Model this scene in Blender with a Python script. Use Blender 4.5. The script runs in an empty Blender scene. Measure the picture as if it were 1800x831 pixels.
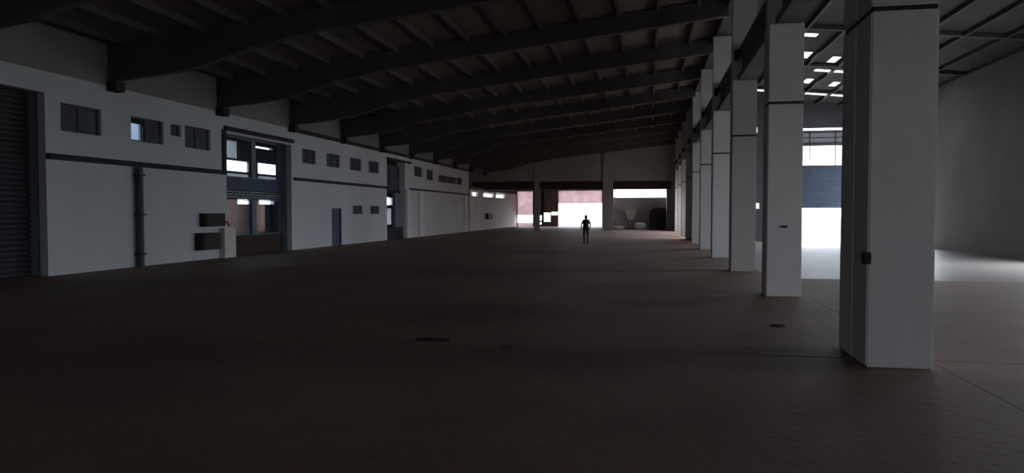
import bpy, bmesh, math, random
from mathutils import Vector, Matrix
random.seed(4)
scene = bpy.context.scene
col = scene.collection

# ------------------------------------------------------------------ camera, sky, exposure
cam_data = bpy.data.cameras.new('camera')
cam_data.sensor_width = 36.0
cam_data.lens = 36.0 * 1250.0 / 1800.0
cam_data.clip_end = 600
cam = bpy.data.objects.new('camera', cam_data)
col.objects.link(cam)
cam.location = (0, 0, 1.8)
cam.rotation_euler = (math.radians(90 - 1.947), 0, math.radians(10.818))
scene.camera = cam

world = bpy.data.worlds.new('overcast_sky')
scene.world = world
world.use_nodes = True
wn = world.node_tree
bg = wn.nodes['Background']
bg.inputs['Color'].default_value = (0.82, 0.91, 1.0, 1)
bg.inputs['Strength'].default_value = 9.0

vs = scene.view_settings
vs.view_transform = 'Standard'
vs.look = 'None'
vs.gamma = 1.0
vs.use_curve_mapping = False
vs.exposure = 0.0
scene.cycles.use_denoising = True
scene.cycles.max_bounces = 8
scene.cycles.diffuse_bounces = 6
scene.cycles.transparent_max_bounces = 12
scene.cycles.caustics_reflective = False
scene.cycles.caustics_refractive = False
scene.cycles.sample_clamp_indirect = 4.0


def portal(name, loc, direction, w, h):
    """Sampling portal set in a real opening: it guides sky light and gives off none itself."""
    l = bpy.data.lights.new(name, 'AREA')
    l.shape = 'RECTANGLE'
    l.size, l.size_y = w, h
    l.cycles.is_portal = True
    o = bpy.data.objects.new(name, l)
    o.location = loc
    o.rotation_euler = Vector(direction).to_track_quat('-Z', 'Y').to_euler()
    col.objects.link(o)


# openings: right wall windows, wall behind the camera, aisle door and window, far doorway
RIGHT_WINDOWS = [(2.0, 6.0)]
RW_Z = (2.6, 4.6)
RIGHT_BAYS = [(9.4, 13.8, 0.0, 3.9), (22.2, 28.0, 0.0, 4.7), (38.9, 45.6, 0.0, 6.0)]
NAVE_FILL_BAYS = [(50.5, 54.8, 0.0, 4.6), (57.0, 61.4, 0.0, 4.6), (63.6, 68.0, 0.0, 4.6)]  # unseen openings added to light the far end of the hall
BACK_DOOR = (-3.0, 1.0, 0.0, 3.6)
for (a, b) in RIGHT_WINDOWS:
    portal('window_portal', (14.1, (a + b) / 2, sum(RW_Z) / 2), (-1, 0, 0), RW_Z[1] - RW_Z[0], b - a)
for (a, b, c, d) in RIGHT_BAYS:
    portal('bay_portal', (14.1, (a + b) / 2, (c + d) / 2), (-1, 0, 0), d - c, b - a)
for (a, b, c, d) in NAVE_FILL_BAYS:
    portal('side_fill_portal', (3.4, (a + b) / 2, (c + d) / 2), (-1, 0, 0), d - c, b - a)
portal('door_portal', ((BACK_DOOR[0] + BACK_DOOR[1]) / 2, -12.1, (BACK_DOOR[2] + BACK_DOOR[3]) / 2), (0, 1, 0),
       BACK_DOOR[1] - BACK_DOOR[0], BACK_DOOR[3] - BACK_DOOR[2])
portal('aisle_door_portal', (10.4, 46.2, 1.08), (0, -1, 0), 4.4, 2.14)
portal('aisle_window_portal', (10.4, 46.2, 5.25), (0, -1, 0), 4.4, 1.26)
portal('far_door_portal', (-8.4, 92.1, 1.5), (0, -1, 0), 5.5, 2.97)

# ------------------------------------------------------------------ materials
MATS = {}


def nodes_of(name):
    m = bpy.data.materials.new(name)
    m.use_nodes = True
    MATS[name] = m
    nt = m.node_tree
    return m, nt, nt.nodes['Principled BSDF']


def rough_mat(name, c, var=0.12, scale=1.2, rough=0.85, detail=6.0, bump=0.15, bump_scale=18.0, spec=0.3, metal=0.0, stretch=(1, 1, 1), dirt=None):
    m, nt, p = nodes_of(name)
    N, L = nt.nodes, nt.links
    tc = N.new('ShaderNodeTexCoord')
    mp = N.new('ShaderNodeMapping')
    mp.inputs['Scale'].default_value = stretch
    L.new(tc.outputs['Object'], mp.inputs['Vector'])
    n = N.new('ShaderNodeTexNoise')
    n.inputs['Scale'].default_value = scale
    n.inputs['Detail'].default_value = detail
    n.inputs['Roughness'].default_value = 0.6
    L.new(mp.outputs['Vector'], n.inputs['Vector'])
    r = N.new('ShaderNodeValToRGB')
    lo = tuple(v * (1 - var) for v in c) if dirt is None else dirt
    r.color_ramp.elements[0].position = 0.3
    r.color_ramp.elements[1].position = 0.7
    r.color_ramp.elements[0].color = (*lo, 1)
    r.color_ramp.elements[1].color = (*[min(1, v * (1 + var)) for v in c], 1)
    L.new(n.outputs['Fac'], r.inputs['Fac'])
    L.new(r.outputs['Color'], p.inputs['Base Color'])
    p.inputs['Roughness'].default_value = rough
    p.inputs['Metallic'].default_value = metal
    p.inputs['Specular IOR Level'].default_value = spec
    if bump:
        n2 = N.new('ShaderNodeTexNoise')
        n2.inputs['Scale'].default_value = bump_scale
        n2.inputs['Detail'].default_value = 4
        L.new(tc.outputs['Object'], n2.inputs['Vector'])
        b = N.new('ShaderNodeBump')
        b.inputs['Strength'].default_value = bump
        b.inputs['Distance'].default_value = 0.02
        L.new(n2.outputs['Fac'], b.inputs['Height'])
        L.new(b.outputs['Normal'], p.inputs['Normal'])
    return m


def glass_mat(name, tint, gloss=0.12):
    m, nt, p = nodes_of(name)
    N, L = nt.nodes, nt.links
    N.remove(p)
    t = N.new('ShaderNodeBsdfTransparent')
    t.inputs['Color'].default_value = (*tint, 1)
    g = N.new('ShaderNodeBsdfGlossy')
    g.inputs['Roughness'].default_value = 0.08
    mx = N.new('ShaderNodeMixShader')
    mx.inputs['Fac'].default_value = gloss
    L.new(t.outputs[0], mx.inputs[1])
    L.new(g.outputs[0], mx.inputs[2])
    L.new(mx.outputs[0], N['Material Output'].inputs['Surface'])
    return m


def dusty_glass(name, tint, dust, amount):
    m, nt, p = nodes_of(name)
    N, L = nt.nodes, nt.links
    N.remove(p)
    t = N.new('ShaderNodeBsdfTransparent')
    t.inputs['Color'].default_value = (*tint, 1)
    g = N.new('ShaderNodeBsdfDiffuse')
    tc = N.new('ShaderNodeTexCoord')
    n = N.new('ShaderNodeTexNoise')
    n.inputs['Scale'].default_value = 2.5
    L.new(tc.outputs['Object'], n.inputs['Vector'])
    r = N.new('ShaderNodeValToRGB')
    r.color_ramp.elements[0].color = (*[v * 0.6 for v in dust], 1)
    r.color_ramp.elements[1].color = (*[v * 1.4 for v in dust], 1)
    L.new(n.outputs['Fac'], r.inputs['Fac'])
    L.new(r.outputs['Color'], g.inputs['Color'])
    mx = N.new('ShaderNodeMixShader')
    mx.inputs['Fac'].default_value = amount
    L.new(t.outputs[0], mx.inputs[1])
    L.new(g.outputs[0], mx.inputs[2])
    L.new(mx.outputs[0], N['Material Output'].inputs['Surface'])
    return m


def sheet_mat(name, through, face):
    """Translucent fibreglass or frosted sheet: daylight behind it glows through."""
    m, nt, p = nodes_of(name)
    N, L = nt.nodes, nt.links
    N.remove(p)
    t = N.new('ShaderNodeBsdfTranslucent')
    tc = N.new('ShaderNodeTexCoord')
    n = N.new('ShaderNodeTexNoise')
    n.inputs['Scale'].default_value = 1.5
    L.new(tc.outputs['Object'], n.inputs['Vector'])
    r = N.new('ShaderNodeValToRGB')
    r.color_ramp.elements[0].position = 0.3
    r.color_ramp.elements[1].position = 0.7
    r.color_ramp.elements[0].color = (*[v * 0.85 for v in through], 1)
    r.color_ramp.elements[1].color = (*[v * 1.1 for v in through], 1)
    L.new(n.outputs['Fac'], r.inputs['Fac'])
    L.new(r.outputs['Color'], t.inputs['Color'])
    d = N.new('ShaderNodeBsdfDiffuse')
    d.inputs['Color'].default_value = (*face, 1)
    a = N.new('ShaderNodeAddShader')
    L.new(t.outputs[0], a.inputs[0])
    L.new(d.outputs[0], a.inputs[1])
    L.new(a.outputs[0], N['Material Output'].inputs['Surface'])
    return m


rough_mat('floor', (0.24, 0.15, 0.12), 0.22, 0.35, 0.68, 8, 0.25, 9.0, 0.25)
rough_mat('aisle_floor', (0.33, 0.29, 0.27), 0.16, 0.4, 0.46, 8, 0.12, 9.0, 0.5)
rough_mat('joint', (0.025, 0.022, 0.02), 0.1, 2.0, 0.95)
rough_mat('ground', (0.60, 0.58, 0.54), 0.1, 0.3, 0.95)
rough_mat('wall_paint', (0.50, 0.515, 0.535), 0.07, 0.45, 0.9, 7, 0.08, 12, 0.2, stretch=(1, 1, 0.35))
rough_mat('upper_shade', (0.20, 0.198, 0.19), 0.10, 0.5, 0.9, 7, 0.08, 12, 0.2)  # shade high on the left wall, put into the colour
rough_mat('pale_plaster', (0.60, 0.55, 0.53), 0.08, 0.6, 0.9)
rough_mat('bounce_paint', (0.70, 0.48, 0.42), 0.1, 0.5, 0.9)
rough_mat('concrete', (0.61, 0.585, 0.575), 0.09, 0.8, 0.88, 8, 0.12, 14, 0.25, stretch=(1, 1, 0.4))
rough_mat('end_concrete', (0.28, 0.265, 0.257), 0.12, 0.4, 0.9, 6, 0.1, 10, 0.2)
rough_mat('dark_beam', (0.12, 0.12, 0.12), 0.15, 0.9, 0.85)
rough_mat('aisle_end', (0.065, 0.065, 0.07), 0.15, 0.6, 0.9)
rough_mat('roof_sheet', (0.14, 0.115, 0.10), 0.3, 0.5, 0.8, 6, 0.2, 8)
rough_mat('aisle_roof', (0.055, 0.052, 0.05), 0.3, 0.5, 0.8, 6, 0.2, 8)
rough_mat('roof_steel', (0.08, 0.067, 0.058), 0.25, 0.8, 0.7)
rough_mat('black_trim', (0.022, 0.023, 0.027), 0.15, 2.0, 0.8)
rough_mat('maroon_box', (0.045, 0.026, 0.024), 0.2, 1.0, 0.8)
rough_mat('dark_box', (0.03, 0.024, 0.025), 0.2, 3.0, 0.75)
rough_mat('blue_grey', (0.17, 0.19, 0.23), 0.1, 1.0, 0.75)
rough_mat('navy_door', (0.06, 0.085, 0.13), 0.12, 2.0, 0.7)
rough_mat('shutter_blue', (0.07, 0.09, 0.13), 0.1, 1.0, 0.6)
rough_mat('dark_shutter', (0.035, 0.037, 0.042), 0.15, 1.2, 0.7)
rough_mat('brown_wall', (0.22, 0.17, 0.15), 0.15, 0.8, 0.9)
rough_mat('partition', (0.30, 0.27, 0.26), 0.12, 0.6, 0.9)
rough_mat('window_steel', (0.05, 0.052, 0.06), 0.1, 3.0, 0.6)
rough_mat('galvanised', (0.42, 0.43, 0.44), 0.08, 2.0, 0.5, metal=0.3)
rough_mat('pale_plastic', (0.55, 0.52, 0.50), 0.08, 3.0, 0.6)
rough_mat('black_cloth', (0.02, 0.019, 0.02), 0.2, 8.0, 0.95)
rough_mat('dark_trousers', (0.03, 0.028, 0.03), 0.2, 8.0, 0.95)
rough_mat('skin', (0.28, 0.17, 0.12), 0.06, 10.0, 0.6)
rough_mat('hair', (0.012, 0.010, 0.009), 0.2, 30.0, 0.6)
glass_mat('glass', (0.75, 0.78, 0.82), 0.06)
dusty_glass('dark_glass', (0.20, 0.21, 0.25), (0.13, 0.14, 0.17), 0.7)
glass_mat('clear_glass', (0.92, 0.94, 0.96), 0.05)
sheet_mat('frosted', (0.22, 0.225, 0.23), (0.2, 0.2, 0.21))
sheet_mat('dim_frosted', (0.022, 0.026, 0.033), (0.12, 0.125, 0.14))
sheet_mat('pink_sheet', (0.34, 0.275, 0.28), (0.30, 0.24, 0.24))
sheet_mat('brown_sheet', (0.055, 0.042, 0.036), (0.2, 0.16, 0.14))
sheet_mat('grey_sheet', (0.06, 0.063, 0.068), (0.25, 0.25, 0.26))


# ------------------------------------------------------------------ mesh helpers
class MB:
    def __init__(s):
        s.v, s.f = [], []

    def poly(s, pts, faces):
        o = len(s.v)
        s.v += [tuple(p) for p in pts]
        s.f += [tuple(i + o for i in f) for f in faces]
        return s

    def box(s, x0, x1, y0, y1, z0, z1):
        return s.poly([(x0, y0, z0), (x1, y0, z0), (x1, y1, z0), (x0, y1, z0), (x0, y0, z1), (x1, y0, z1), (x1, y1, z1), (x0, y1, z1)],
                      [(3, 2, 1, 0), (4, 5, 6, 7), (0, 1, 5, 4), (1, 2, 6, 5), (2, 3, 7, 6), (3, 0, 4, 7)])

    def prism(s, ring, a, b, axis):
        """Extrude a 2-D ring from a to b along axis (x: ring is (y,z), y: (x,z), z: (x,y))."""
        n = len(ring)

        def P(q, t):
            return (t, q[0], q[1]) if axis == 'x' else ((q[0], t, q[1]) if axis == 'y' else (q[0], q[1], t))
        return s.poly([P(q, a) for q in ring] + [P(q, b) for q in ring],
                      [tuple(range(n))[::-1], tuple(range(n, 2 * n))] + [(i, (i + 1) % n, n + (i + 1) % n, n + i) for i in range(n)])

    def tube(s, pts, rad, n=10, cap=True):
        o = len(s.v)
        rads = rad if isinstance(rad, (list, tuple)) else [rad] * len(pts)
        P = [Vector(p) for p in pts]
        for i, p in enumerate(P):
            d = (P[min(i + 1, len(P) - 1)] - P[max(i - 1, 0)]).normalized()
            u = d.orthogonal().normalized() if i == 0 else (u - d * u.dot(d)).normalized()
            w = d.cross(u)
            for k in range(n):
                t = 2 * math.pi * k / n
                s.v.append(tuple(p + (u * math.cos(t) + w * math.sin(t)) * rads[i]))
        for i in range(len(P) - 1):
            for k in range(n):
                a, b = o + i * n + k, o + i * n + (k + 1) % n
                s.f.append((a, b, b + n, a + n))
        if cap:
            s.f.append(tuple(o + k for k in range(n))[::-1])
            s.f.append(tuple(o + (len(P) - 1) * n + k for k in range(n)))
        return s

    def holed(s, us, vs_, holes, fn):
        """Slab over u,v ranges with rectangular holes; fn(u, v, t) -> point, t in 0/1 for the two faces."""
        U = sorted(set([us[0], us[1]] + [h[0] for h in holes] + [h[1] for h in holes]))
        V = sorted(set([vs_[0], vs_[1]] + [h[2] for h in holes] + [h[3] for h in holes]))
        U = [u for u in U if us[0] <= u <= us[1]]
        V = [v for v in V if vs_[0] <= v <= vs_[1]]
        nu, nv = len(U), len(V)

        def solid(i, j):
            if not (0 <= i < nu - 1 and 0 <= j < nv - 1):
                return False
            cu, cv = (U[i] + U[i + 1]) / 2, (V[j] + V[j + 1]) / 2
            return not any(h[0] < cu < h[1] and h[2] < cv < h[3] for h in holes)
        idx = {}

        def vid(i, j, t):
            k = (i, j, t)
            if k not in idx:
                idx[k] = len(s.v)
                s.v.append(tuple(fn(U[i], V[j], t)))
            return idx[k]
        for i in range(nu - 1):
            for j in range(nv - 1):
                if not solid(i, j):
                    continue
                s.f.append((vid(i, j, 0), vid(i + 1, j, 0), vid(i + 1, j + 1, 0), vid(i, j + 1, 0)))
                s.f.append((vid(i, j + 1, 1), vid(i + 1, j + 1, 1), vid(i + 1, j, 1), vid(i, j, 1)))
                for (di, dj, a, b) in ((-1, 0, (i, j), (i, j + 1)), (1, 0, (i + 1, j + 1), (i + 1, j)), (0, -1, (i + 1, j), (i, j)), (0, 1, (i, j + 1), (i + 1, j + 1))):
                    if not solid(i + di, j + dj):
                        s.f.append((vid(*a, 0), vid(*b, 0), vid(*b, 1), vid(*a, 1)))
        return s

    def build(s, name, mat, parent=None, loc=None, bevel=0.0, smooth=False):
        me = bpy.data.meshes.new(name)
        me.from_pydata(s.v, [], s.f)
        bm = bmesh.new()
        bm.from_mesh(me)
        bmesh.ops.recalc_face_normals(bm, faces=bm.faces)
        if bevel:
            bmesh.ops.bevel(bm, geom=list(bm.edges), offset=bevel, segments=2, affect='EDGES', clamp_overlap=True)
        bm.to_mesh(me)
        bm.free()
        if smooth:
            for p in me.polygons:
                p.use_smooth = True
        me.materials.append(MATS[mat])
        o = bpy.data.objects.new(name, me)
        col.objects.link(o)
        if parent is not None:
            o.parent = parent
        if loc is not None:
            o.location = loc
        return o


def tag(o, label=None, cat=None, group=None, kind=None):
    if label:
        o['label'] = label
    if cat:
        o['category'] = cat
    if group:
        o['group'] = group
    if kind:
        o['kind'] = kind
    return o


def empty(name, loc=(0, 0, 0), rz=0.0):
    o = bpy.data.objects.new(name, None)
    o.empty_display_size = 0.2
    o.location = loc
    o.rotation_euler = (0, 0, rz)
    col.objects.link(o)
    return o


def struct(o, label, cat):
    return tag(o, label, cat, kind='structure')


def wall_x(x0, x1):
    return lambda u, v, t: (x1 if t else x0, u, v)


def wall_y(y0, y1):
    return lambda u, v, t: (u, y1 if t else y0, v)


def window(name, label, axis, pos, u0, u1, v0, v1, cols_=2, rows=1, glass='glass', steel='window_steel', bar=0.05, depth=0.08, sill=None, mull=None):
    mull = mull or bar
    """A framed window standing in a wall opening: frame, mullions and one pane per light."""
    root = empty(name)
    struct(root, label, 'window')
    a, b = pos - depth / 2, pos + depth / 2

    def bx(mb, uu0, uu1, vv0, vv1, aa=a, bb=b):
        return mb.box(aa, bb, uu0, uu1, vv0, vv1) if axis == 'x' else mb.box(uu0, uu1, aa, bb, vv0, vv1)
    fr = MB()
    bx(fr, u0, u1, v0, v0 + bar)
    bx(fr, u0, u1, v1 - bar, v1)
    bx(fr, u0, u0 + bar, v0 + bar, v1 - bar)
    bx(fr, u1 - bar, u1, v0 + bar, v1 - bar)
    fr.build('window_frame', steel, root)
    for i in range(1, cols_):
        u = u0 + (u1 - u0) * i / cols_
        bx(MB(), u - mull / 2, u + mull / 2, v0 + bar, v1 - bar).build('mullion', steel, root)
    for j in range(1, rows):
        v = v0 + (v1 - v0) * j / rows
        bx(MB(), u0 + bar, u1 - bar, v - bar / 2, v + bar / 2, a + 0.01, b - 0.01).build('transom', steel, root)
    for i in range(cols_):
        for j in range(rows):
            g = glass[(i + j * cols_) % len(glass)] if isinstance(glass, (list, tuple)) else glass
            uu0 = u0 + (u1 - u0) * i / cols_ + bar / 2
            uu1 = u0 + (u1 - u0) * (i + 1) / cols_ - bar / 2
            vv0 = v0 + (v1 - v0) * j / rows + bar / 2
            vv1 = v0 + (v1 - v0) * (j + 1) / rows - bar / 2
            bx(MB(), uu0, uu1, vv0, vv1, pos - 0.004, pos + 0.004).build('pane', g, root)
    if sill:
        bx(MB(), u0 - 0.08, u1 + 0.08, v0 - 0.06, v0, pos - 0.05, pos + sill).build('window_sill', 'concrete', root)
    return root


XL = -16.6           # face of the long left wall
XE = -18.4           # outer edge of the hall roof on the left
YB, YF = -12.0, 72.0  # wall behind the camera, far end wall
XR = 14.0            # right wall
RIDGE = 3.0


def roof_z(x):
    return 7.0 + 0.107 * (x - XL) if x <= RIDGE else 7.0 + 0.107 * (RIDGE - XL) - 0.10 * (x - RIDGE)


# ------------------------------------------------------------------ floor and ground
g = MB().box(-160, 160, -120, 260, -0.6, -0.07).build('ground', 'ground')
struct(g, 'pale concrete yard outside the hall', 'ground')
fl = MB().box(-21.8, 3.4, YB - 0.3, 92.4, -0.07, -0.03).box(3.4, XR + 0.3, YB - 0.3, 46.3, -0.07, -0.03).build('floor', 'joint')
struct(fl, 'bare dusty brown concrete floor of the dark hall', 'floor')
edges = [YB - 0.3, -10.4, -3.8, 2.8, 9.36, 16.0, 22.6, 29.2, 35.8, 42.4, 49.0, 55.6, 62.2, 68.8, 75.4, 82.0, 92.4]
for i in range(len(edges) - 1):
    gap0 = 0.022 if abs(edges[i] - 9.36) < 0.01 else 0.006
    gap1 = 0.022 if abs(edges[i + 1] - 9.36) < 0.01 else 0.006
    MB().box(-17.0 if edges[i + 1] < 65 else -21.8, 3.35, edges[i] + gap0, edges[i + 1] - gap1, -0.03, 0.0).build('floor_slab', 'floor', fl)
MB().box(-21.8, -17.01, YB - 0.3, 62.1, -0.03, 0.0).build('floor_slab', 'blue_grey', fl)
aisle_edges = [YB - 0.3, -3.8, 2.8, 9.36, 14.8, 20.4, 26.0, 31.6, 37.2, 42.4, 46.3]
for a, b in zip(aisle_edges, aisle_edges[1:]):
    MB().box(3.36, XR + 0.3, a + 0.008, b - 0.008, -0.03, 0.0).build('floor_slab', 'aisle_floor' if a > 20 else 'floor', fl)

# ------------------------------------------------------------------ roof: sheets, rafters, purlins, ridge girder, skylights
ceil = empty('ceiling')
struct(ceil, 'dark pitched shed roof with rafters and purlins', 'ceiling')
lit = []
for (y, a, b) in ((30.3, 4.2, 6.57), (36.9, 7.9, 12.4), (43.4, 5.6, 12.4), (23.7, 6.2, 11.6)):
    lit.append((a, b, y - 0.28, y + 0.28))
sky_panes = []
for (x, y) in ((6.68, 33.2), (8.0, 33.8), (9.4, 34.2), (8.0, 39.1), (9.4, 39.5), (6.68, 38.9)):
    sky_panes.append((x, x + 0.36, y, y + 1.25))


def roof_fn(u, v, t):
    return (u, v, roof_z(u) + (0.10 if t else 0.08))


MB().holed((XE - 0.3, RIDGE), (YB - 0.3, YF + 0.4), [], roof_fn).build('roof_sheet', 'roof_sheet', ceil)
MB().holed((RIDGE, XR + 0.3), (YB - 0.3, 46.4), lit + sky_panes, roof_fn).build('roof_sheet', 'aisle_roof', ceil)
for (a, b, c, d) in sky_panes + lit:
    m = MB()
    m.poly([(a, c, roof_z(a) + 0.105), (b, c, roof_z(b) + 0.105), (b, d, roof_z(b) + 0.105), (a, d, roof_z(a) + 0.105),
            (a, c, roof_z(a) + 0.11), (b, c, roof_z(b) + 0.11), (b, d, roof_z(b) + 0.11), (a, d, roof_z(a) + 0.11)],
           [(3, 2, 1, 0), (4, 5, 6, 7), (0, 1, 5, 4), (1, 2, 6, 5), (2, 3, 7, 6), (3, 0, 4, 7)])
    m.build('skylight', 'glass', ceil)

FR = [25.45 + 5.72 * k for k in range(-6, 9)]
ring = [(XL + 0.02, 5.9), (-15.0, 6.03), (-13.6, 6.2), (-11.8, 6.72), (-9.5, roof_z(-9.5) - 0.62), (RIDGE - 0.35, roof_z(RIDGE) - 0.62),
        (RIDGE - 0.35, roof_z(RIDGE) - 0.0), (XL + 0.02, roof_z(XL))]
raf_mesh = None
for y in FR:
    if raf_mesh is None:
        o = MB().prism(ring, -0.12, 0.12, 'y').build('rafter', 'roof_steel', ceil, (0, y, 0))
        e = MB().box(XL + 0.0, XL + 0.34, -0.2, 0.2, 5.58, 5.895).build('bearing_block', 'black_trim', o)
        raf_mesh, blk_mesh = o.data, e.data
    else:
        o = bpy.data.objects.new('rafter', raf_mesh)
        col.objects.link(o)
        o.parent = ceil
        o.location = (0, y, 0)
        e = bpy.data.objects.new('bearing_block', blk_mesh)
        col.objects.link(e)
        e.parent = o
x = XL + 0.7
while x < RIDGE - 0.4:
    MB().box(x - 0.05, x + 0.05, YB, YF, roof_z(x) - 0.13, roof_z(x) + 0.085).build('purlin', 'roof_steel', ceil)
    x += 1.35
x = RIDGE + 1.55
while x < XR:
    if not any(a - 0.06 < x < b + 0.06 for (a, b, c, d) in sky_panes):
        MB().box(x - 0.05, x + 0.05, YB, 46.0, roof_z(x) - 0.06, roof_z(x) + 0.06).build('purlin', 'roof_steel', ceil)
    x += 1.35
MB().box(2.62, 3.3, YB, YF, 8.76, 9.16).build('ridge_girder', 'roof_steel', ceil)
for k in range(-3, 6):
    y = 8.9 + 6.6 * k
    MB().prism([(3.3, roof_z(3.3) - 0.07), (XR, roof_z(XR) - 0.07), (XR, roof_z(XR) + 0.06), (3.3, roof_z(3.3) + 0.06)], y, y + 0.22, 'y').build('rafter', 'roof_steel', ceil)

# ------------------------------------------------------------------ left wall: two-storey block with recessed bays
UPW = [(17.74, 19.28, 4.15, 4.96), (20.58, 22.17, 4.15, 4.95), (22.55, 23.11, 4.52, 4.93), (23.34, 24.87, 4.17, 4.97)]
B2W = [(32.29, 33.73, 4.22, 4.92), (34.98, 36.58, 4.22, 4.92), (37.96, 39.57, 4.21, 4.92), (40.71, 42.37, 4.22, 4.93)]
B2S = [(38.3, 39.7, 1.70, 2.20), (40.93, 42.42, 1.70, 2.20)]
B3W = [(49.24, 51.07, 4.42, 5.15), (52.2, 53.8, 4.3, 5.08), (55.3, 60.85, 4.27, 4.84), (61.0, 62.66, 4.27, 4.9)]
DOOR = (35.54, 36.8, 0.0, 2.02)
REC0 = (12.6, 17.2, 0.0, 5.15)
REC1 = (25.9, 31.2, 0.0, 5.15)
REC2 = (43.75, 47.25, 0.0, 5.3)
wl = MB().holed((YB, 65.4), (0.0, 5.75), UPW + B2W + B2S + B3W + [DOOR, REC0, REC1, REC2], wall_x(XL - 0.25, XL))
wall_left = wl.build('wall_left', 'wall_paint')
struct(wall_left, 'long pale two-storey office front along the left side of the hall', 'wall')
MB().box(XL - 0.25, XL - 0.01, YB, 65.4, 5.75, 7.08).build('shaded_upper_wall', 'upper_shade', wall_left)  # darker colour paints in the shade below the roof
# side cheeks and base of the recesses, rooms behind
m = MB()
XG = -17.3
m.box(XG - 0.05, XL - 0.25, 25.65, 25.9, 0, 5.15).box(XG - 0.05, XL - 0.25, 31.2, 31.45, 0, 5.15).box(XG - 0.05, XL - 0.25, 25.65, 31.45, 5.15, 5.3)
m.build('recess_cheek', 'blue_grey', wall_left)
m = MB()
m.box(-17.2, XL - 0.25, 43.55, 43.75, 0, 5.3).box(-17.2, XL - 0.25, 47.25, 47.5, 0, 5.3).box(-17.2, XL - 0.25, 43.55, 47.5, 5.3, 5.45)
m.build('recess_cheek', 'wall_paint', wall_left)
MB().box(-17.3, -16.9, 12.4, 12.6, 0, 5.3).box(-17.3, -16.9, 17.2, 17.4, 0, 5.3).box(-17.3, XL - 0.25, 12.4, 17.4, 5.15, 5.3).build('recess_cheek', 'blue_grey', wall_left)

# outer walls and roof slab of the office block
LITW = (24.1, 24.85, 4.55, 5.30)
MB().holed((YB, 25.8), (0, 6.0), [LITW], wall_x(-19.75, -19.5)).build('outer_wall', 'blue_grey', wall_left)
V1 = [(33.6, 34.75, 4.62, 5.62), (33.6, 35.85, 3.95, 4.58), (36.6, 38.95, 3.95, 4.62), (33.6, 35.85, 3.62, 3.90), (36.6, 38.95, 3.62, 3.90),
      (36.3, 38.2, 5.40, 5.52), (34.55, 35.9, 2.24, 2.60), (36.7, 38.3, 2.26, 2.63), (34.6, 35.8, 1.0, 2.18), (36.8, 38.2, 1.0, 2.18)]
V2 = [(55.9, 58.0, 2.42, 3.05), (55.9, 58.0, 0.7, 2.2)]
MB().holed((25.65, 65.4), (0, 6.0), V1 + V2, wall_x(-21.75, -21.5)).build('outer_wall', 'blue_grey', wall_left)
MB().box(-21.75, XL - 0.25, 25.65, 65.4, 5.75, 6.0).build('roof_slab', 'dark_beam', wall_left)
MB().box(-19.75, XL - 0.25, YB, 25.65, 5.75, 6.0).build('roof_slab', 'dark_beam', wall_left)
m = MB()
for y in (YB, 41.6, 65.15):
    m.box(-21.5, XL - 0.25, y, y + 0.2, 0, 5.75)
m.box(-21.5, XL - 0.75, 25.66, 25.86, 0, 5.75)
m.build('partition_wall', 'blue_grey', wall_left)
MB().box(-19.5, XL - 0.25, 17.4, 25.6, 3.2, 3.4).build('floor_slab', 'concrete', wall_left)
MB().box(-19.5, -17.4, 12.2, 17.5, 5.15, 5.3).build('roof_slab', 'dark_beam', wall_left)

# windows of the left wall
n = 0


def nw():
    global n
    n += 1
    return 'window_%d' % n


xw = XL - 0.14
window(nw(), 'dark upper window cut by the left edge of the view', 'x', xw, *UPW[0], glass='dark_glass')
window(nw(), 'dark upper window with daylight glowing through its left half', 'x', xw, *UPW[1], glass=['clear_glass', 'dark_glass'])
window(nw(), 'tiny ventilator window between two dark upper windows', 'x', xw, *UPW[2], cols_=1, glass='dark_glass')
window(nw(), 'dark upper window just left of the tall bright recess', 'x', xw, *UPW[3], glass='dark_glass')
window(nw(), 'small daylit rear window seen through a dark upper window', 'x', -19.62, *LITW, cols_=1, glass='glass')
for i, q in enumerate(B2W):
    window(nw(), ['first upper window after the tall bright recess', 'upper window right above the navy door',
                  'third upper window of the middle block', 'upper window nearest the second recess'][i], 'x', xw, *q, glass='dark_glass')
for i, q in enumerate(B2S):
    window(nw(), ['low square window beside the navy door', 'low square window beside the second recess'][i], 'x', xw, *q, glass='dark_glass')
for i, q in enumerate(B3W):
    window(nw(), ['upper window right after the second recess', 'narrow upper window in the far block', 'long pale upper window strip in the far block',
                  'dark upper window at the far end of the left wall'][i], 'x', xw, *q, cols_=[2, 2, 5, 2][i], glass=['dark_glass', 'dark_glass', 'dim_frosted', 'dark_glass'][i])

# glazed screen of the first recess
xs = XG
window(nw(), 'upper glazing of the tall recess showing white daylight', 'x', xs, 26.8, 31.2, 3.26, 5.02, cols_=2, rows=1, glass='clear_glass', steel='blue_grey', bar=0.07, mull=0.34, depth=0.14)
window(nw(), 'lower glazing of the tall recess with two hanging bright slots', 'x', xs, 26.8, 31.2, 0.80, 2.36, cols_=2, rows=1, glass='clear_glass', steel='blue_grey', bar=0.04, mull=0.34, depth=0.14)
MB().box(xs - 0.1, xs + 0.1, 25.9, 26.8, 0.8, 5.02).build('recess_panel', 'blue_grey', wall_left)
sp = MB().box(xs - 0.12, xs + 0.12, 25.9, 31.2, 2.74, 3.25).build('spandrel', 'navy_door', wall_left)
MB().box(xs - 0.16, xs - 0.11, 25.9, 31.2, 2.37, 2.74).build('louver_backing', 'navy_door', wall_left)
for k in range(3):
    zz = 2.39 + k * 0.11
    MB().prism([(xs - 0.10, zz), (xs + 0.10, zz + 0.05), (xs + 0.10, zz + 0.075), (xs - 0.10, zz + 0.025)], 25.9, 31.2, 'y').build('louver', 'galvanised', wall_left)
MB().box(xs - 0.12, xs + 0.2, 26.1, 31.2, 0.0, 0.80).build('recess_base', 'maroon_box', wall_left)
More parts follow.
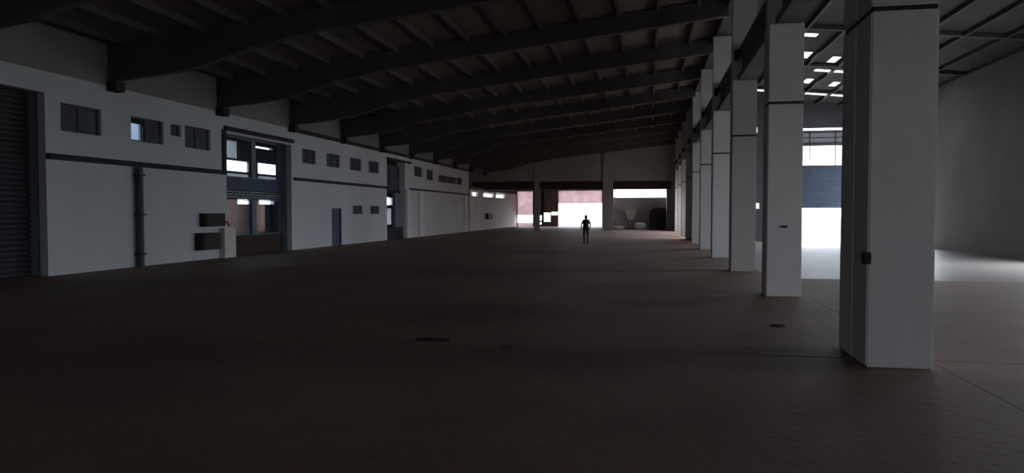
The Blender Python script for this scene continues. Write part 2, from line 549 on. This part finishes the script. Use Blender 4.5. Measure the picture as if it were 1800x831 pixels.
# outer openings behind the first recess
window(nw(), 'tall frosted rear pane in the upper left of the recess', 'x', -21.62, *V1[0], cols_=1, glass='frosted', bar=0.04)
window(nw(), 'bright rear window left of the recess mullion', 'x', -21.62, *V1[1], cols_=1, glass='clear_glass', bar=0.04)
window(nw(), 'bright rear window right of the recess mullion', 'x', -21.62, *V1[2], cols_=1, glass='clear_glass', bar=0.04)
window(nw(), 'grey frosted strip below the left bright rear window', 'x', -21.62, *V1[3], cols_=1, glass='frosted', bar=0.03)
window(nw(), 'grey frosted strip below the right bright rear window', 'x', -21.62, *V1[4], cols_=1, glass='frosted', bar=0.03)
window(nw(), 'low dim frosted rear pane on the left', 'x', -21.62, *V1[8], cols_=1, glass='dim_frosted', bar=0.04)
window(nw(), 'low dim frosted rear pane on the right', 'x', -21.62, *V1[9], cols_=1, glass='dim_frosted', bar=0.04)
# second recess
window(nw(), 'dark upper glazing of the second recess', 'x', -17.1, 43.75, 47.25, 3.35, 5.0, cols_=2, glass='dark_glass', steel='window_steel', bar=0.14, depth=0.12)
window(nw(), 'pale frosted rear pane below the bright slot of the second recess', 'x', -21.62, *V2[1], cols_=1, glass='frosted', bar=0.05)
MB().box(-17.2, -16.95, 43.75, 47.25, 3.12, 3.34).build('spandrel', 'black_trim', wall_left)
MB().box(-17.2, -16.98, 46.35, 46.95, 0.0, 3.12).build('recess_post', 'blue_grey', wall_left)
MB().box(-17.2, -16.8, 44.1, 47.25, 0.0, 0.78).build('recess_base', 'black_trim', wall_left)

# doors of the left wall
d = empty('door_1')
struct(d, 'narrow navy blue door in the middle office block', 'door')
MB().box(XL - 0.17, XL - 0.11, DOOR[0] + 0.06, DOOR[1] - 0.06, 0.01, 1.95).build('leaf', 'navy_door', d)
MB().box(XL - 0.2, XL - 0.04, DOOR[0], DOOR[0] + 0.06, 0, 2.02).box(XL - 0.2, XL - 0.04, DOOR[1] - 0.06, DOOR[1], 0, 2.02).box(XL - 0.2, XL - 0.04, DOOR[0] + 0.06, DOOR[1] - 0.06, 1.96, 2.02).build('door_frame', 'navy_door', d)
MB().tube([(XL - 0.11, 36.62, 1.0), (XL - 0.05, 36.62, 1.0), (XL - 0.05, 36.5, 1.0)], 0.012, 6).build('door_handle', 'galvanised', d)
d = empty('door_2')
struct(d, 'closed dark roller shutter in the bay nearest the camera on the left', 'door')
m = MB()
pts = []
k = 0
z = 0.0
while z < 5.1:
    pts += [(-17.2, z), (-17.14, z + 0.03), (-17.14, z + 0.10), (-17.2, z + 0.13)]
    z += 0.15
pts += [(-17.2, 5.14), (-17.26, 5.14), (-17.26, 0.0)]
m.prism([(p[0], p[1]) for p in pts], 12.6, 17.2, 'y')
m.build('shutter_curtain', 'dark_shutter', d)

# dark bands and lintels on the left wall
t = 0


def trim(label, mb, mat):
    global t
    t += 1
    return struct(mb.build('trim_%d' % t, mat), label, 'trim')


trim('black band between the storeys of the near block', MB().box(XL, XL + 0.14, 17.2, 25.7, 3.30, 3.46), 'black_trim')
trim('black band between the storeys of the middle block', MB().box(XL, XL + 0.14, 31.4, 43.7, 3.32, 3.46), 'black_trim')
trim('thin black band between the storeys of the far block', MB().box(XL, XL + 0.10, 48.2, 65.4, 3.40, 3.52), 'black_trim')
trim('black gutter line running under the wall head of the left wall', MB().box(XL, XL + 0.20, 31.45, 65.4, 5.62, 5.78), 'black_trim')
trim('black lintel over the tall bright recess', MB().box(XL - 0.1, XL + 0.10, 25.75, 31.35, 5.08, 5.24), 'black_trim')
trim('pale strip under the black lintel of the tall recess', MB().box(XL - 0.2, XL - 0.02, 25.9, 31.2, 4.98, 5.075), 'galvanised')
trim('black lintel over the second recess', MB().box(XL - 0.1, XL + 0.10, 43.7, 48.4, 5.22, 5.36), 'black_trim')
trim('dark edge strip on the near jamb of the tall recess', MB().box(XL, XL + 0.06, 25.62, 25.86, 3.3, 5.08), 'black_trim')
m = MB()
for (a, b) in ((47.35, 48.2), (50.1, 51.3), (63.3, 63.9)):
    m = MB().box(XL, XL + 0.12, a, b, 0.0, 3.38)
    trim({47.35: 'shallow pilaster beside the second recess', 50.1: 'shallow pilaster in the far block', 63.3: 'shallow pilaster near the far end of the left wall'}[a], m, 'concrete')
trim('pale low stub wall at the foot of the tall recess', MB().box(XL - 0.3, XL + 0.25, 25.35, 26.12, 0.0, 1.18), 'pale_plaster')

# passage beyond the office block and the back bay
LOWH = [(65.9, 69.0, 3.40, 3.80), (71.3, 76.3, 3.42, 3.88), (77.4, 82.4, 3.45, 3.98)]
o = MB().holed((65.4, 90.0), (0, 4.05), LOWH, wall_x(XL - 0.25, XL)).build('wall_passage', 'pale_plaster')
struct(o, 'pale low wall running on past the office block into the back bay', 'wall')
MB().box(-19.5, XL + 0.02, 65.4, 92.4, 4.05, 4.3).build('canopy_slab', 'maroon_box', o)
MB().box(XL - 0.25, XL, YF + 0.35, 90.25, 4.3, 4.8).build('upper_wall', 'maroon_box', o)
MB().box(XE - 0.25, XE, 65.2, YF + 0.3, 4.3, roof_z(XE) + 0.2).build('upper_wall', 'end_concrete', o)
MB().box(XE - 0.25, XL, 65.2, 65.4, 4.3, roof_z(XL) + 0.1).build('return_wall', 'end_concrete', o)
MB().box(-21.75, XL, 65.2, 65.4, 0, 4.3).build('return_wall', 'end_concrete', o)

# ------------------------------------------------------------------ far end wall
OPEN = [(-18.0, -11.4, 0.0, 4.98), (-10.9, -4.45, 0.0, 4.94), (-3.42, 2.25, 0.0, 4.92)]
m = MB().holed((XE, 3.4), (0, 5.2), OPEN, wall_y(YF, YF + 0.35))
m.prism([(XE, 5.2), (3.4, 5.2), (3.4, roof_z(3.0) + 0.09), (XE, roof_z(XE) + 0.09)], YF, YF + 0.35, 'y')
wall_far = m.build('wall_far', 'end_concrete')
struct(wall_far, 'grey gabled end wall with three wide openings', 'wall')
for (a, b) in ((-11.4, -10.9), (-4.45, -3.42)):
    MB().box(a, b, YF - 0.18, YF, 0, roof_z(a) - 0.3).build('pier', 'end_concrete', wall_far)
for i, (a, b, z0, z1) in enumerate(OPEN):
    MB().box(a, b, YF + 0.02, YF + 0.9, 4.12, z1 - 0.01).build('shutter_box', 'maroon_box', wall_far)

# back bay beyond the end wall
wb = MB()
wb.holed((XL - 0.25, -4.2), (0, 4.62), [(-16.5, -14.45, 0.0, 4.5), (-14.15, -13.35, 0.75, 1.4), (-13.05, -12.2, 0.6, 1.75), (-12.1, -11.3, 1.45, 1.85), (-14.15, -13.35, 0.25, 0.55), (-11.2, -5.68, 0.0, 4.55)], wall_y(90.0, 90.25))
wall_bay = wb.build('wall_back_bay', 'brown_wall')
struct(wall_bay, 'brown back wall of the sunlit bay beyond the end openings', 'wall')
for (a, b) in ((-14.42, -14.2), (-13.3, -13.08)):
    MB().box(a, b, 89.7, 90.0, 0, 4.62).build('post', 'black_trim', wall_bay)
MB().box(XL - 0.25, -4.2, YF + 0.35, 90.25, 4.62, 4.8).build('bay_roof', 'maroon_box', wall_bay)
MB().box(-4.2, -3.95, YF + 0.35, 90.25, 0, 4.8).build('bay_side', 'pale_plaster', wall_bay)
for (a, b, z0, z1) in ((-16.5, -14.45, 1.55, 4.5), (-16.5, -14.45, 0.0, 0.45), (-11.2, -5.68, 3.02, 4.55)):
    MB().box(a, b, 90.10, 90.12, z0, z1).build('translucent_panel', 'pink_sheet', wall_bay)
MB().box(-11.2, -5.68, 90.02, 90.2, 2.95, 3.02).build('transom', 'brown_wall', wall_bay)
MB().box(-16.5, -14.45, 90.02, 90.2, 1.48, 1.55).build('transom', 'pale_plaster', wall_bay)

# partition in the third opening
pt = MB().box(-3.95, 3.4, 76.0, 76.2, 0, 3.36).build('wall_partition', 'partition')
struct(pt, 'dim grey partition behind the right hand end opening with daylight above', 'wall')
MB().box(-3.95, 3.4, YF + 0.35, 75.8, 4.2, 4.34).build('canopy', 'maroon_box', pt)
MB().box(3.2, 3.4, YF + 0.35, 76.2, 0, 5.0).build('side_return', 'end_concrete', pt)
MB().box(1.85, 2.3, YF + 0.5, 76.0, 0, 4.2).build('side_pier', 'end_concrete', pt)

# ------------------------------------------------------------------ right wall, wall behind the camera, aisle end wall
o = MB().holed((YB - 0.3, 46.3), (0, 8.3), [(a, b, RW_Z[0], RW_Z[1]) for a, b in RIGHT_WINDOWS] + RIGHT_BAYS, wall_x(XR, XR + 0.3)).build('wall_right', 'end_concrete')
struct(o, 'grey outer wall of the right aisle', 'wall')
for i, (a, b) in enumerate(RIGHT_WINDOWS):
    window(nw(), 'wide window in the right aisle wall outside the view', 'x', XR + 0.15, a, b, RW_Z[0], RW_Z[1], cols_=4, glass='clear_glass')
m = MB().holed((-19.75, XR), (0, 6.0), [BACK_DOOR], wall_y(YB - 0.3, YB))
m.prism([(XE, 6.0), (XR, 6.0), (XR, roof_z(XR) + 0.09), (RIDGE, roof_z(RIDGE) + 0.09), (XE, roof_z(XE) + 0.09)], YB - 0.3, YB, 'y')
struct(m.build('wall_back', 'concrete'), 'grey gable wall behind the camera with a wide open doorway', 'wall')
AX = (8.2, 12.6)
m = MB().holed((3.2, XR), (0, 7.3), [(AX[0], AX[1], 0, 4.52), (AX[0], AX[1], 4.62, 5.88), (AX[0], AX[1], 5.98, 6.68), (AX[0], AX[1], 6.76, 6.92),
                                    (6.42, 6.78, 2.02, 2.38), (6.25, 6.6, 6.7, 7.05)], wall_y(46.0, 46.3))
m.prism([(3.2, 7.3), (XR, 7.3), (XR, roof_z(XR) + 0.09), (3.2, roof_z(3.2) + 0.07)], 46.0, 46.3, 'y')
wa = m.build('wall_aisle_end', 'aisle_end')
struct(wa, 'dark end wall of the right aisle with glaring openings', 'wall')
d = empty('door_3')
struct(d, 'half raised blue grey roller shutter over a glaring doorway in the right aisle', 'door')
pts = []
z = 2.16
while z < 4.45:
    pts += [(46.08, z), (46.04, z + 0.02), (46.04, z + 0.07), (46.08, z + 0.09)]
    z += 0.1
pts += [(46.08, 4.52), (46.12, 4.52), (46.12, 2.16)]
MB().prism(pts, AX[0], AX[1], 'x').build('shutter_curtain', 'shutter_blue', d)
MB().box(AX[0], AX[1], 46.02, 46.16, 2.06, 2.16).build('bottom_rail', 'shutter_blue', d)
window(nw(), 'glaring white window band above the roller shutter', 'y', 46.15, AX[0], AX[1], 4.62, 5.88, cols_=3, glass='clear_glass', bar=0.04)
window(nw(), 'grey translucent band above the glaring window', 'y', 46.15, AX[0], AX[1], 5.98, 6.68, cols_=3, rows=2, glass='grey_sheet', bar=0.05)
wi = MB().holed((46.0, YF + 0.35), (0, 9.1), NAVE_FILL_BAYS, wall_x(3.3, 3.5)).build('wall_nave_side', 'concrete')
struct(MB().box(7.7, 7.95, 46.3, 96.0, -0.07, 4.6).build('bounce_wall', 'bounce_paint'), 'added pinkish wall outside, unseen, bouncing warm light to the far end', 'wall')  # unseen reflector wall, added to warm the light through the fill openings
struct(wi, 'grey infill wall behind the far columns', 'wall')

# ------------------------------------------------------------------ columns and crane beams
CW, CD = 0.72, 0.60


def make_column():
    r = empty('concrete_column')
    s = MB().box(-CW / 2, CW / 2, 0, CD, 0, 4.10).build('lower_shaft', 'concrete', r, bevel=0.02)
    MB().box(-CW / 2 + 0.02, CW / 2 - 0.02, 0.02, CD - 0.02, 4.10, 4.155).build('joint', 'black_trim', r)
    MB().box(-CW / 2, CW / 2, 0, CD, 4.155, 5.80).build('middle_shaft', 'concrete', r, bevel=0.02)
    MB().box(-CW / 2, CW / 2, 0.18, CD - 0.18, 5.80, 8.75).build('upper_shaft', 'concrete', r, bevel=0.015)
    return r


def copy_tree(o, parent=None):
    c = o.copy()
    col.objects.link(c)
    c.parent = parent
    for ch in o.children:
        copy_tree(ch, c)
    return c


CX = 2.5 + CW / 2
COLY = [8.85, 9.455] + [16.0 + 6.6 * k for k in range(9)]
proto = None
WORDS = ['nearest large pale concrete column at the right edge', 'dark twin column close behind the nearest column',
         'second tall pale concrete column left of the glaring aisle doorway', 'third tall pale concrete column in the row',
         'fourth tall pale concrete column in the row', 'fifth tall pale concrete column in the row', 'sixth tall pale concrete column in the row',
         'seventh tall pale concrete column in the row', 'eighth tall pale concrete column in the row', 'ninth concrete column, last but one before the end wall',
         'farthest concrete column of the row beside the end wall']
cols_ = []
for i, y in enumerate(COLY):
    c = make_column() if proto is None else copy_tree(proto)
    proto = proto or c
    c.location = (CX, y, 0)
    tag(c, WORDS[i], 'column', 'concrete columns along the hall')
    cols_.append(c)
# small fittings on the two nearest columns
MB().box(-CW / 2 - 0.05, -CW / 2 + 0.03, -0.05, 0.06, 1.20, 1.34).build('corner_bracket', 'black_trim', cols_[0], bevel=0.01)
MB().box(-0.06, 0.06, -0.03, 0.0, 1.47, 1.52).build('wall_plug', 'black_trim', cols_[2])


BY = [(COLY[1] + CD - 0.17, COLY[2] + 0.17)] + [(COLY[k] + CD - 0.17, COLY[k + 1] + 0.17) for k in range(2, 10)]
ORD = ['nearest twin and second', 'second and third', 'third and fourth', 'fourth and fifth', 'fifth and sixth', 'sixth and seventh', 'seventh and eighth', 'eighth and ninth', 'ninth and farthest']
for i, (a, b) in enumerate(BY):
    r = empty('crane_beam', (0, a, 5.8))
    MB().prism([(2.66, 0.0), (3.16, 0.0), (3.16, 0.16), (3.02, 0.24), (3.02, 0.70), (3.16, 0.78), (3.16, 0.93), (2.66, 0.93), (2.66, 0.78), (2.80, 0.70), (2.80, 0.24), (2.66, 0.16)], 0, b - a, 'y').build('girder', 'dark_beam', r)
    MB().box(2.86, 2.96, 0, b - a, 0.93, 1.02).build('rail', 'roof_steel', r)
    MB().box(2.52, 2.66, b - a - 0.5, b - a - 0.35, 0.55, 0.85).build('bracket', 'black_trim', r)
    tag(r, 'dark crane beam carried between the %s columns' % ORD[i], 'beam', 'crane beams along the column row')

# ------------------------------------------------------------------ things on the left wall
def wall_box(name, label, y0, y1, z0, z1, depth, cat):
    r = empty(name, (XL, (y0 + y1) / 2, z0))
    w, h = (y1 - y0) / 2, z1 - z0
    MB().box(0.0, depth, -w, w, 0, h).build('housing', 'dark_box', r, bevel=0.02)
    MB().box(depth, depth + 0.025, -w + 0.06, w - 0.06, 0.06, h - 0.06).build('front_cover', 'dark_box', r, bevel=0.008)
    return tag(r, label, cat)


r = wall_box('wall_box', 'upper black box on the wall beside the tall recess', 24.1, 25.35, 1.26, 1.76, 0.3, 'box')
MB().tube([(0.12, 0.6, 0.22), (0.12, 0.95, 0.16), (0.14, 1.1, 0.02)], 0.03, 8).build('conduit', 'dark_box', r)
wall_box('wall_box', 'lower black box standing near the wall foot by the tall recess', 23.8, 24.95, 0.38, 1.02, 0.34, 'box')
wall_box('wall_box', 'black box on the far passage wall below the bright slots', 72.2, 74.4, 1.07, 1.68, 0.3, 'box')
r = empty('downpipe', (XL + 0.14, 20.75, 0))
MB().tube([(0, 0, 0.0), (0, 0, 3.28)], 0.115, 14).build('pipe', 'window_steel', r, smooth=False)
for z in (0.4, 1.7, 3.0):
    MB().box(-0.12, 0.13, -0.14, 0.14, z, z + 0.05).build('clamp', 'black_trim', r)
tag(r, 'dark vertical downpipe on the near block of the left wall', 'pipe')

# ------------------------------------------------------------------ things in the third end opening
r = empty('covered_machine', (1.0, 74.2, 0))
bm_ = MB()
prof = [(-0.9, 0.0), (0.8, 0.0), (0.8, 2.25), (-0.25, 2.25), (-0.62, 2.1), (-0.9, 1.7)]
bm_.prism(prof, -0.6, 0.6, 'y').build('body', 'dark_box', r, bevel=0.05)
MB().box(-0.7, 0.6, -0.63, -0.6, 0.25, 1.5).build('front_panel', 'black_trim', r)
tag(r, 'tall dark machine with a sloped top standing in the right end opening', 'machine')
r = empty('hopper', (-1.75, 75.4, 0))
MB().poly([(-0.28, -0.28, 1.0), (0.28, -0.28, 1.0), (0.28, 0.28, 1.0), (-0.28, 0.28, 1.0), (-0.58, -0.5, 1.98), (0.58, -0.5, 1.98), (0.58, 0.5, 1.98), (-0.58, 0.5, 1.98)],
          [(3, 2, 1, 0), (4, 5, 6, 7), (0, 1, 5, 4), (1, 2, 6, 5), (2, 3, 7, 6), (3, 0, 4, 7)]).build('funnel', 'pale_plastic', r, bevel=0.02)
MB().box(-0.62, 0.62, -0.54, 0.54, 1.98, 2.05).build('rim', 'pale_plastic', r, bevel=0.01)
for sx in (-1, 1):
    for sy in (-1, 1):
        MB().tube([(sx * 0.26, sy * 0.26, 1.1), (sx * 0.3, sy * 0.3, 0.0)], 0.03, 6).build('leg', 'dark_box', r)
tag(r, 'pale funnel shaped hopper against the dim partition', 'hopper')


def sack(name, label, loc, sx, sy, sz, seed, mat):
    rnd = random.Random(seed)
    bm = bmesh.new()
    bmesh.ops.create_icosphere(bm, subdivisions=3, radius=1.0)
    for v in bm.verts:
        k = 1 + 0.10 * math.sin(v.co.x * 5 + seed) * math.cos(v.co.y * 4 + seed)
        q = 0.75
        v.co = Vector((math.copysign(abs(v.co.x) ** q, v.co.x) * sx * k, math.copysign(abs(v.co.y) ** q, v.co.y) * sy * k, max(-1, math.copysign(abs(v.co.z) ** q, v.co.z)) * sz * k))
    zmin = min(v.co.z for v in bm.verts)
    for v in bm.verts:
        v.co.z -= zmin
        if v.co.z < 0.12 * sz:
            v.co.z = 0
    me = bpy.data.meshes.new(name)
    bm.to_mesh(me)
    bm.free()
    for p in me.polygons:
        p.use_smooth = True
    me.materials.append(MATS[mat])
    o = bpy.data.objects.new(name, me)
    o.location = loc
    col.objects.link(o)
    return o


o = sack('sack', 'pale slumped sack on the floor right of the hopper', (-0.8, 74.4, 0), 0.62, 0.35, 0.36, 2, 'pale_plastic')
tag(o, cat='sack')
o = sack('sack', 'low pale sack on the floor left of the hopper', (-2.95, 74.6, 0), 0.5, 0.35, 0.2, 5, 'pale_plastic')
tag(o, cat='sack')
for o in [q for q in col.objects if q.name.startswith('sack')]:
    o['label'] = 'pale slumped sack on the floor right of the hopper' if o.location.x > -2 else 'low pale sack on the floor left of the hopper'

# scraps on the floor
o = sack('floor_scrap', '', (2.03, 11.75, 0), 0.11, 0.06, 0.018, 3, 'dark_box')
tag(o, 'small flat black scrap on the floor left of the nearest column', 'scrap')
o = sack('dirt_patch', '', (-2.95, 9.6, 0), 0.26, 0.10, 0.012, 7, 'dark_box')
tag(o, 'thin dark dirt smear on the open floor beside the slab joint', 'dirt')
o = sack('floor_scrap', '', (-1.83, 9.25, 0), 0.07, 0.03, 0.012, 9, 'dark_box')
tag(o, 'tiny dark scrap lying on the slab joint', 'scrap')

# ------------------------------------------------------------------ the person
def make_person(loc, rz):
    root = empty('person', loc, rz)
    J = {'pelvis': ((0, 0, 0.90), 0.135, 0.10), 'waist': ((0, 0, 1.04), 0.125, 0.095), 'chest': ((0, -0.01, 1.22), 0.150, 0.105), 'upper': ((0, 0, 1.33), 0.13, 0.085),
         'neck': ((0, 0.0, 1.40), 0.052, 0.052), 'jaw': ((0, -0.02, 1.46), 0.06, 0.068), 'head': ((0, -0.012, 1.53), 0.074, 0.09), 'crown': ((0, 0.0, 1.60), 0.06, 0.075)}
    E_ = [('pelvis', 'waist'), ('waist', 'chest'), ('chest', 'upper'), ('upper', 'neck'), ('neck', 'jaw'), ('jaw', 'head'), ('head', 'crown')]
    for s, n_ in ((1, 'l'), (-1, 'r')):
        J.update({'sh' + n_: ((s * 0.165, 0, 1.33), 0.062, 0.06), 'el' + n_: ((s * 0.255, 0.03, 1.08), 0.046, 0.046), 'fo' + n_: ((s * 0.26, -0.05, 0.97), 0.040, 0.040),
                  'wr' + n_: ((s * 0.235, -0.12, 0.87), 0.027, 0.03),
                  'hi' + n_: ((s * 0.085, 0, 0.84), 0.10, 0.105), 'th' + n_: ((s * 0.095, -0.01, 0.66), 0.078, 0.082), 'kn' + n_: ((s * 0.1, -0.015 * s, 0.47), 0.056, 0.06),
                  'ca' + n_: ((s * 0.1, 0.01, 0.33), 0.052, 0.056), 'an' + n_: ((s * 0.1, 0.02, 0.09), 0.036, 0.04)})
        E_ += [('upper', 'sh' + n_), ('sh' + n_, 'el' + n_), ('el' + n_, 'fo' + n_), ('fo' + n_, 'wr' + n_), ('pelvis', 'hi' + n_), ('hi' + n_, 'th' + n_), ('th' + n_, 'kn' + n_), ('kn' + n_, 'ca' + n_), ('ca' + n_, 'an' + n_)]
    names = list(J)
    me = bpy.data.meshes.new('body')
    me.from_pydata([J[q][0] for q in names], [(names.index(a), names.index(b)) for a, b in E_], [])
    tmp = bpy.data.objects.new('body_cage', me)
    col.objects.link(tmp)
    md = tmp.modifiers.new('skin', 'SKIN')
    if not me.skin_vertices:
        bpy.context.view_layer.objects.active = tmp
    for i, q in enumerate(names):
        sv = me.skin_vertices[0].data[i]
        sv.radius = (J[q][1], J[q][2])
        sv.use_root = (q == 'pelvis')
    sd = tmp.modifiers.new('sub', 'SUBSURF')
    sd.levels = sd.render_levels = 2
    dg = bpy.context.evaluated_depsgraph_get()
    ev = tmp.evaluated_get(dg)
    bm = bmesh.new()
    bm.from_mesh(ev.to_mesh())
    ev.to_mesh_clear()
    bpy.data.objects.remove(tmp)
    # hands: palm and five bent fingers each; nose and ears
    x = MB()
    for s in (1, -1):
        w = Vector((s * 0.235, -0.12, 0.87))
        dr = Vector((-s * 0.05, -0.10, -0.17)).normalized()
        side = Vector((0, -0.8, 0.5)).normalized()
        x.tube([w, w + dr * 0.04, w + dr * 0.09], [0.026, 0.036, 0.034], 10)
        for k, ln in enumerate((0.062, 0.072, 0.067, 0.052)):
            b = w + dr * 0.085 + side * (0.026 - 0.0175 * k)
            curl = Vector((-s * 0.55, 0, -0.1))
            x.tube([b, b + dr * ln * 0.5, b + (dr + curl * 0.5).normalized() * ln * 0.95], [0.009, 0.0085, 0.006], 6)
        b = w + dr * 0.03 + side * 0.03
        x.tube([b, b + (dr * 0.6 + side).normalized() * 0.035, b + (dr + side * 0.6).normalized() * 0.062], [0.011, 0.010, 0.007], 6)
    x.tube([(0, -0.10, 1.545), (0, -0.122, 1.515), (0, -0.10, 1.505)], [0.008, 0.015, 0.010], 6)
    for s in (1, -1):
        x.tube([(s * 0.072, 0.0, 1.555), (s * 0.088, 0.01, 1.535), (s * 0.078, 0.0, 1.50)], [0.010, 0.016, 0.008], 6)
        x.tube([(s * 0.028, -0.092, 1.545), (s * 0.028, -0.1, 1.545)], [0.012, 0.006], 8)
    x.tube([(-0.024, -0.088, 1.478), (0, -0.098, 1.477), (0.024, -0.088, 1.478)], 0.006, 6)
    hm = bpy.data.meshes.new('extra')
    hm.from_pydata(x.v, [], x.f)
    bm.from_mesh(hm)
    bmesh.ops.recalc_face_normals(bm, faces=bm.faces)
    body = bpy.data.meshes.new('body')
    bm.to_mesh(body)
    bm.free()
    for q in ('skin', 'black_cloth', 'dark_trousers'):
        body.materials.append(MATS[q])
    for p in body.polygons:
        p.use_smooth = True
        c = p.center
        hand = c.z < 0.885 and abs(c.x) > 0.17
        p.material_index = 0 if (c.z > 1.41 or hand) else (1 if c.z > 0.86 else 2)
    o = bpy.data.objects.new('body', body)
    col.objects.link(o)
    o.parent = root
    # loose shirt over trunk, hair, shoes
    sh = MB()
    rings = [(0.80, 0.185, 0.135), (0.92, 0.185, 0.135), (1.06, 0.165, 0.125), (1.22, 0.185, 0.135), (1.33, 0.17, 0.11), (1.395, 0.085, 0.075)]
    nn = 24
    for (z, a, b) in rings:
        for k in range(nn):
            tt = 2 * math.pi * k / nn
            f_ = 1 + 0.03 * math.sin(5 * tt + z * 9)
            sh.v.append((a * math.cos(tt) * f_, b * math.sin(tt) * f_, z))
    for i in range(len(rings) - 1):
        for k in range(nn):
            sh.f.append((i * nn + k, i * nn + (k + 1) % nn, (i + 1) * nn + (k + 1) % nn, (i + 1) * nn + k))
    sh.build('shirt', 'black_cloth', root, smooth=True)
    bm = bmesh.new()
    bmesh.ops.create_uvsphere(bm, u_segments=20, v_segments=12, radius=1.0)
    for v in bm.verts:
        v.co = Vector((v.co.x * 0.088, v.co.y * 0.104 + 0.006, v.co.z * 0.135 + 1.528))
    bmesh.ops.delete(bm, geom=[v for v in bm.verts if v.co.z < 1.41 or (v.co.y < -0.045 and v.co.z < 1.59)], context='VERTS')
    hmesh = bpy.data.meshes.new('hair')
    bm.to_mesh(hmesh)
    bm.free()
    hmesh.materials.append(MATS['hair'])
    ho = bpy.data.objects.new('hair', hmesh)
    col.objects.link(ho)
    ho.parent = root
    for s in (1, -1):
        so = sack('shoe', '', (s * 0.1, -0.045, 0), 0.047, 0.125, 0.045, 1, 'black_cloth')
        so.parent = root
    return root


p = make_person((-3.5, 40.97, 0), math.radians(195))
tag(p, 'person in dark clothes standing far off on the open floor', 'person')
